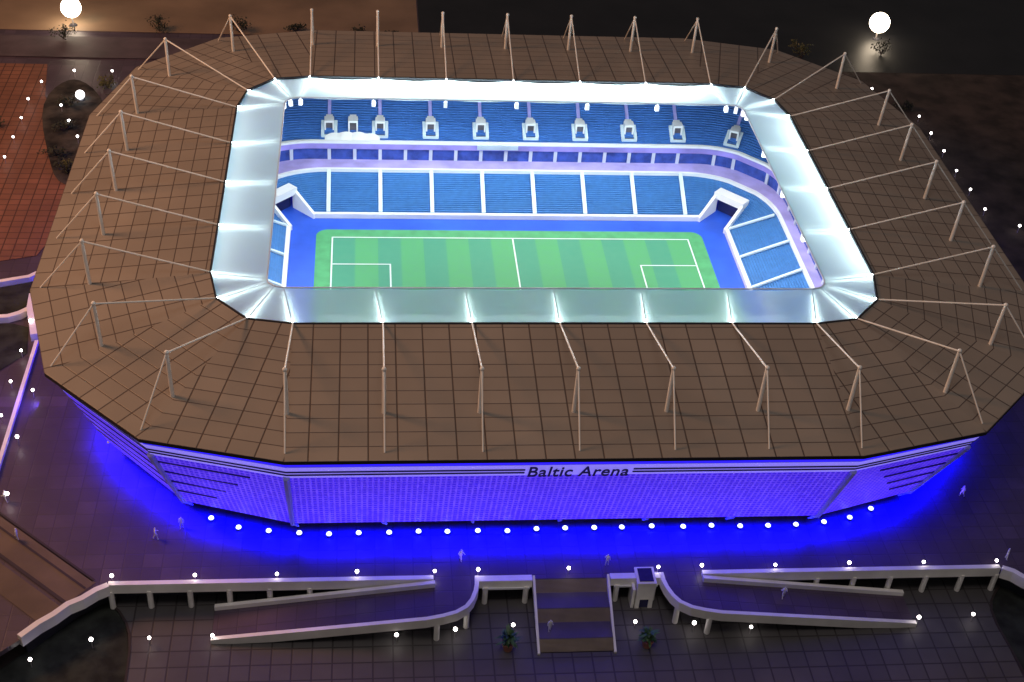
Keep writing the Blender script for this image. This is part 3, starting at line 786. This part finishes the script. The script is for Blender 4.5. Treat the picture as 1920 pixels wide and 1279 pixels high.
# ------------------------------------------------------------------ lamps
GL = None
def make_globe(label, loc, group):
    t = thing('globe_lamp', label, 'lamp', loc, group)
    o = Vector((0, 0, 0))
    MB().tube((0, 0, 0), (0, 0, 2.2), .12, .09, 6).build('pole', 'pole', t, o)
    MB().ball((0, 0, 2.6), .42, 10, 7).build('globe', 'globe', t, o, smooth=True)
    return t
def globe(label, loc, group):
    global GL
    if GL is None: GL = make_globe(label, loc, group); return GL
    c = copy_thing(GL, loc, label); c['group'] = group; k = random.uniform(.82, 1.05); c.scale = (k, k, k); return c
G1 = 'globe lamps along the plaza edge'
xs1 = [-95.6, -78.6, -61.6, -44.8, -28.3, -19.0, 0.6, 20.3, 29.9, 46.4, 63.1, 80.2, 97.1]
wh = ['by the wavy parapet', '', '', '', 'by the left ramp', 'by its curve', 'above the stairs', 'behind the lift tower', 'by the right ramp', '', '', '', '']
for k, x in enumerate(xs1):
    globe('small globe lamp, %s from the left on the plaza edge' % ORD[k]+((', '+wh[k]) if wh[k] else ''), (x, -98.6, -.2), G1)
G2 = 'globe lamps on the lower terrace'
lows = [(-109.8, -116.6, 'in the lower left corner of the dark lawn'), (-98.6, -112, 'brightest one, in the dark lawn at lower left'), (-87.1, -111.6, 'on the tiles left of the left ramp'), (-74.4, -111.4, 'at the lower end of the left ramp'),
        (-36.6, -112.6, 'in front of the left ramp parapet, about halfway'), (-24.3, -111.6, 'left of the stairs beside the curved ramp pillars'), (-12.0, -110.6, 'above the left potted plant'), (14.2, -110.4, 'just below the lift tower'),
        (26.8, -111.4, 'right of the lift tower below the curve of the ramp'), (39.1, -112.4, 'in front of the right ramp parapet, its middle'), (76.7, -111.2, 'at the lower end of the right ramp'), (89.4, -110.4, 'on the tiles right of the right ramp')]
for x, y, l in lows: globe('small globe lamp '+l, (x, y+1.4, ZL), G2)
G3 = 'globe lamps left of the stadium'
lefts = [(-128.9, -21.5, 'just below the thick lavender wall'), (-129.0, -33.8, 'outside the blue kerb, upper one'), (-123.1, -37.3, 'inside the blue kerb, upper one'), (-123.3, -54.7, 'inside the blue kerb, lower one'), (-128.6, -46.6, 'at the left frame edge outside the blue kerb'), (-121.7, -73.6, 'at the left frame edge above the brown lanes'), (-128.9, -9.1, 'beside the thick lavender wall')]
for x, y, l in lefts: globe('small globe lamp '+l, (x, y, 0), G3)
G4 = 'globe lamps at the far left'
reds = [(-150.9, 125.7), (-152.8, 112.9), (-152.6, 100.4), (-152.6, 87.8), (-152.6, 75.1)]
for k, (x, y) in enumerate(reds): globe('small globe lamp on the red paving, %s from the top of the row' % ORD[k], (x, y, .15), G4)
ovals = [(-141.5, 133.6, 'behind the planted oval, left one'), (-129.0, 134.2, 'behind the planted oval, right one'), (-141.6, 108.8, 'in the planted oval, upper left'), (-137.3, 98.1, 'in the planted oval, middle'), (-133.0, 88.0, 'in the planted oval, lower right')]
for x, y, l in ovals: globe('small globe lamp '+l, (x, y, .3), G4)
G5 = 'globe lamps right of the stadium'
rights = [(149.6, 111.3), (149.5, 98.6), (149.8, 86.5), (149.7, 73.8), (149.9, 61.6), (150.3, 49.7)]
for k, (x, y) in enumerate(rights): globe('small globe lamp beyond the right roof edge, %s from the top of the row' % ORD[k], (x, y, .15), G5)
globe('small globe lamp behind the right roof corner, below the big glaring lamp', (138.5, 131.2, .15), G5)
globe('small globe lamp alone in the dark at the right frame edge', (157.7, 39.9, .15), G5)
# two large glaring lamps and the oval one
def big(loc, zc, label, r, mat, cat='lamp', en=0, col=(1, .75, .5)):
    t = thing('floodlamp', label, cat, loc)
    MB().tube(loc, (loc[0], loc[1], zc-r*.8), .35, .3, 8).build('pole', 'pole', t, loc)
    MB().tube((loc[0], loc[1], 0.15), (loc[0], loc[1], .6), 1.6, 1.2, 10).build('base', 'dark', t, loc)
    MB().ball((loc[0], loc[1], zc), r, 24, 16).build('globe', mat, t, loc, smooth=True)
    if en: lamp('floodlamp_light', 'POINT', (loc[0], loc[1], zc+r+1.5), en, col, shadow_soft_size=.03)
    return t
def ground_under(px_x, px_y, zc):   # solved once: where a lamp at height zc stands
    pass
big((-149.1, 175.6, .15), 7, 'big glaring warm lamp at the top left behind the red paving', 3.6, 'bigglobe', en=0)
big((155.4, 179.4, .15), 7, 'big glaring warm lamp at the top right in the dark ground', 3.9, 'bigglobe', en=0)
big((-137.0, 117.2, .3), 2.2, 'white lamp, smaller than the glaring one, over the planted oval', 1.5, 'oval')
# spots under the facade
SP = [(-77.0, -80.0), (-70.8, -83.0), (-64.2, -84.2), (-57.5, -85.0), (-51.0, -85.5), (-44.5, -85.3), (-37.8, -85.3), (-31.3, -85.1), (-24.9, -85.3), (-18.1, -85.2), (-11.5, -85.4), (-4.9, -84.9), (1.6, -84.8), (8.2, -84.8), (14.5, -84.8), (21.4, -84.6), (28.6, -84.9), (35.2, -84.7), (41.8, -85.0), (48.3, -85.0), (54.9, -84.8), (61.7, -84.1), (68.2, -82.8), (74.1, -80.0)]
s0 = None
for k, (x, y) in enumerate(SP):
    lab = 'white spotlight on the blue ground under the front facade, %s from the left' % ORD[k]
    if s0 is None:
        s0 = thing('spotlight', lab, 'spotlight', (x, y, 0), 'white spotlights under the front facade')
        MB().tube((0, 0, 0), (0, 0, .35), .9, .8, 12).build('housing', 'dark', s0)
        MB().ball((0, 0, .4), .6, 12, 6, .75).build('lens', 'spot', s0, smooth=True)
    else: copy_thing(s0, (x, y, 0), lab)

# ------------------------------------------------------------------ people (one continuous skinned body each)
def person_mesh(name, stride=.25, arm=.2):
    H = 3.5*S; k = H
    J = {'pelvis': (0, 0, .52), 'chest': (0, 0, .74), 'neck': (0, 0, .84), 'head': (0, -.01, .90), 'top': (0, -.01, .97),
         'hl': (-.055, 0, .50), 'kl': (-.065, -stride*.3, .28), 'al': (-.07, -stride*.35+.02, .03), 'tl': (-.07, -stride*.35-.07, .015),
         'hr': (.055, 0, .50), 'kr': (.065, stride*.15, .27), 'ar': (.07, stride*.55, .04), 'tr': (.07, stride*.55-.07, .015),
         'sl': (-.11, 0, .80), 'el': (-.15, arm*.2, .64), 'wl': (-.16, -arm*.4, .50), 'sr': (.11, 0, .80), 'er': (.15, .03, .64), 'wr': (.16, -arm*.7, .51)}
    E = [('pelvis', 'chest'), ('chest', 'neck'), ('neck', 'head'), ('head', 'top'), ('pelvis', 'hl'), ('hl', 'kl'), ('kl', 'al'), ('al', 'tl'), ('pelvis', 'hr'), ('hr', 'kr'), ('kr', 'ar'), ('ar', 'tr'),
         ('chest', 'sl'), ('sl', 'el'), ('el', 'wl'), ('chest', 'sr'), ('sr', 'er'), ('er', 'wr')]
    rad = {'pelvis': .085, 'chest': .095, 'neck': .035, 'head': .062, 'top': .045, 'hl': .07, 'hr': .07, 'kl': .045, 'kr': .045, 'al': .03, 'ar': .03, 'tl': .022, 'tr': .022, 'sl': .045, 'sr': .045, 'el': .033, 'er': .033, 'wl': .024, 'wr': .024}
    K = list(J); me = D.meshes.new(name); me.from_pydata([tuple(c*k for c in J[q]) for q in K], [(K.index(a), K.index(b)) for a, b in E], [])
    ob = D.objects.new('tmp', me); COL.objects.link(ob); md = ob.modifiers.new('skin', 'SKIN'); sm = ob.modifiers.new('sub', 'SUBSURF'); sm.levels = 2
    for i, q in enumerate(K):
        sv = me.skin_vertices[0].data[i]; sv.radius = (rad[q]*k, rad[q]*k*.85); sv.use_root = (q == 'pelvis')
    bpy.context.view_layer.update()
    m2 = D.meshes.new_from_object(ob.evaluated_get(bpy.context.evaluated_depsgraph_get())); m2.name = name; D.objects.remove(ob)
    m2.materials.clear(); m2.materials.append(MT['figure'])
    for q in m2.polygons: q.use_smooth = True
    return m2
PMs = [person_mesh('person', .3, .3), person_mesh('person', .15, .1)]
ppl = [(-88.3, -85.8, 0, 'white figure walking at the far left of the blue plaza'), (-83.1, -82.6, 0, 'white figure standing near the left foot of the facade'), (-22.4, -93.7, 0, 'white figure walking on the plaza above the left ramp curve'),
       (9.5, -96.0, 0, 'white figure at the head of the stairs beside the lift tower'), (97.7, -75.9, 0, 'white figure at the right end of the blue light'), (100.7, -96.3, 0, 'white figure by the parapet at the lower right corner'),
       (47.4, -104.4, slopez(45.8, 28.3, 74.8), 'white figure walking down the right ramp'), (-4.4, -110.6, -4.0, 'white figure going down the stairs'), (-122.3, -73.5, 0, 'white figure at the left frame edge above the brown lanes'), (-117.5, -85.5, .15, 'white figure on the brown lanes at the lower left')]
for k, (x, y, z, l) in enumerate(ppl):
    o = D.objects.new('person', PMs[k % 2]); COL.objects.link(o); o.location = Vector((x, y, z))*S; o.rotation_euler.z = random.uniform(0, 6.28)
    o['label'] = l; o['category'] = 'person'; o['group'] = 'white scale figures on the plaza'

# ------------------------------------------------------------------ plants
def leaf(mb, base, d, L, wd, droop):
    b = Vector(base); d = Vector(d).normalized(); s_ = d.cross(Vector((0, 0, 1))).normalized()*wd/2; P = []
    for k in range(4):
        t = k/3; c = b+d*L*t-Vector((0, 0, droop*t*t*L)); wv = s_*math.sin(math.pi*(.15+.8*t)); P.append((c-wv, c+wv))
    for (a, b_), (c, e) in zip(P, P[1:]): mb.face([a, b_, e, c])
def potted(loc, label, sc=1.0):
    t = thing('potted_plant', label, 'potted plant', loc, 'potted plants beside the stairs'); x, y, z = loc
    pot = MB(); pr = [(.9, 0), (1.15, 1.2), (1.4, 1.9), (1.4, 2.2), (1.15, 2.2), (1.1, 1.9)]
    for (r0, z0), (r1, z1) in zip(pr, pr[1:]): pot.tube((x, y, z+z0), (x, y, z+z1+(.001 if z0 == z1 else 0)), r0, r1, 14, cap=False)
    pot.tube((x, y, z), (x, y, z+1.9), .9, 1.0, 14); pt = pot.build('pot', 'terracotta', t, loc, weld=False)
    f = MB()
    for k in range(95):
        a = random.uniform(0, 6.283); e = random.uniform(.15, 1.35); r_ = random.uniform(.0, .7)
        leaf(f, (x+r_*math.cos(a), y+r_*math.sin(a), z+2.1+random.uniform(0, 2.2)), (math.cos(a)*math.cos(e), math.sin(a)*math.cos(e), math.sin(e)), random.uniform(1.3, 2.6)*sc, random.uniform(.4, .75), random.uniform(.1, .7))
    f.build('foliage', 'leaf', t, loc, weld=False)
    MB().tube((x, y, z+1.5), (x+.1, y, z+4), .16, .08, 6).build('stem', 'bark', t, loc)
potted((-13.4, -113.6, ZL), 'bushy plant in a terracotta pot left of the stairs')
potted((16.2, -113.6, ZL), 'thinner plant in a pinkish pot right of the stairs below the lift tower', .85)
def shrub(loc, label, rx, rz, mat, n=260):
    t = thing('shrub', label, 'shrub', loc, 'small shrubs around the model'); x, y, z = loc; f = MB()
    cl = [(random.gauss(0, rx*.45), random.gauss(0, rx*.3), random.uniform(.35, .9)*rz) for _ in range(7)]
    for k in range(n):
        c = random.choice(cl); p = Vector((x+c[0]+random.gauss(0, rx*.22), y+c[1]+random.gauss(0, rx*.22), max(z+.2, z+c[2]+random.gauss(0, rz*.16))))
        d = Vector((random.gauss(0, 1), random.gauss(0, 1), random.gauss(0, 1)))
        leaf(f, p, d, random.uniform(.5, 1.0), random.uniform(.3, .6), .1)
    f.build('foliage', mat, t, loc, weld=False)
    b = MB()
    for c in cl[:4]: b.tube((x, y, z), (x+c[0], y+c[1], z+c[2]), .2, .08, 5)
    b.build('branches', 'bark', t, loc)
shrub((-117.7, 171.8, .15), 'dark shrub behind the left roof corner, leftmost on the brown board', 4, 6, 'leafdark')
shrub((-89.0, 172.6, .15), 'dark shrub behind the roof mast at the left corner', 4.2, 5.5, 'leafdark')
shrub((-68.6, 173.6, .15), 'low dark shrub on the brown board left of the first back mast', 3.6, 3.0, 'leafdark')
shrub((-45.0, 172.8, .15), 'small low dark shrub behind the roof between the first two back masts', 2.2, 2.6, 'leafdark', 160)
shrub((-32.6, 172.6, .15), 'small low dark shrub nearest the edge of the black board', 2.4, 2.0, 'leafdark', 160)
shrub((120.7, 161.0, .15), 'yellow green shrub in the dark behind the right roof corner', 3.2, 6, 'leafyellow')
shrub((-129.5, 126.0, .3), 'olive shrub at the upper end of the planted oval', 3, 4.5, 'leafyellow')
shrub((-124.8, 115.5, .3), 'grey shrub between the white lamp and the roof edge', 2.4, 3, 'leafdark')
shrub((-150.5, 164.0, .3), 'brownish shrub shape standing in for the flare ghost below the top left lamp', 4, 5, 'leafdark')  # lens flare ghost under the lamp, built as leaves
shrub((153.0, 165.0, .3), 'sparse shrub shape standing in for the flare ghost below the top right lamp', 4, 5, 'leafdark')  # leaves added where a flare ghost sits below this lamp
shrub((147.2, 120.5, .3), 'low shrub beside the right roof corner below the two lamps', 2.4, 3, 'leafdark')
for k, (x, y, l) in enumerate([(-140.5, 112, 'upper'), (-139, 96, 'middle'), (-138, 80, 'lower'), (-133, 70, 'lowest')]):
    shrub((x, y, .3), 'black shrub inside the planted oval, %s one of the four' % l, 3.2, 3.2, 'leafdark', 200)
shrub((-134.2, 73.5, .3), 'pale green tuft at the lower end of the planted oval', 1.8, 2.0, 'leafyellow', 120)
shrub((-164, 99, .15), 'dark red shrub on the red paving at the left frame edge', 4, 3, 'leafdark', 220)
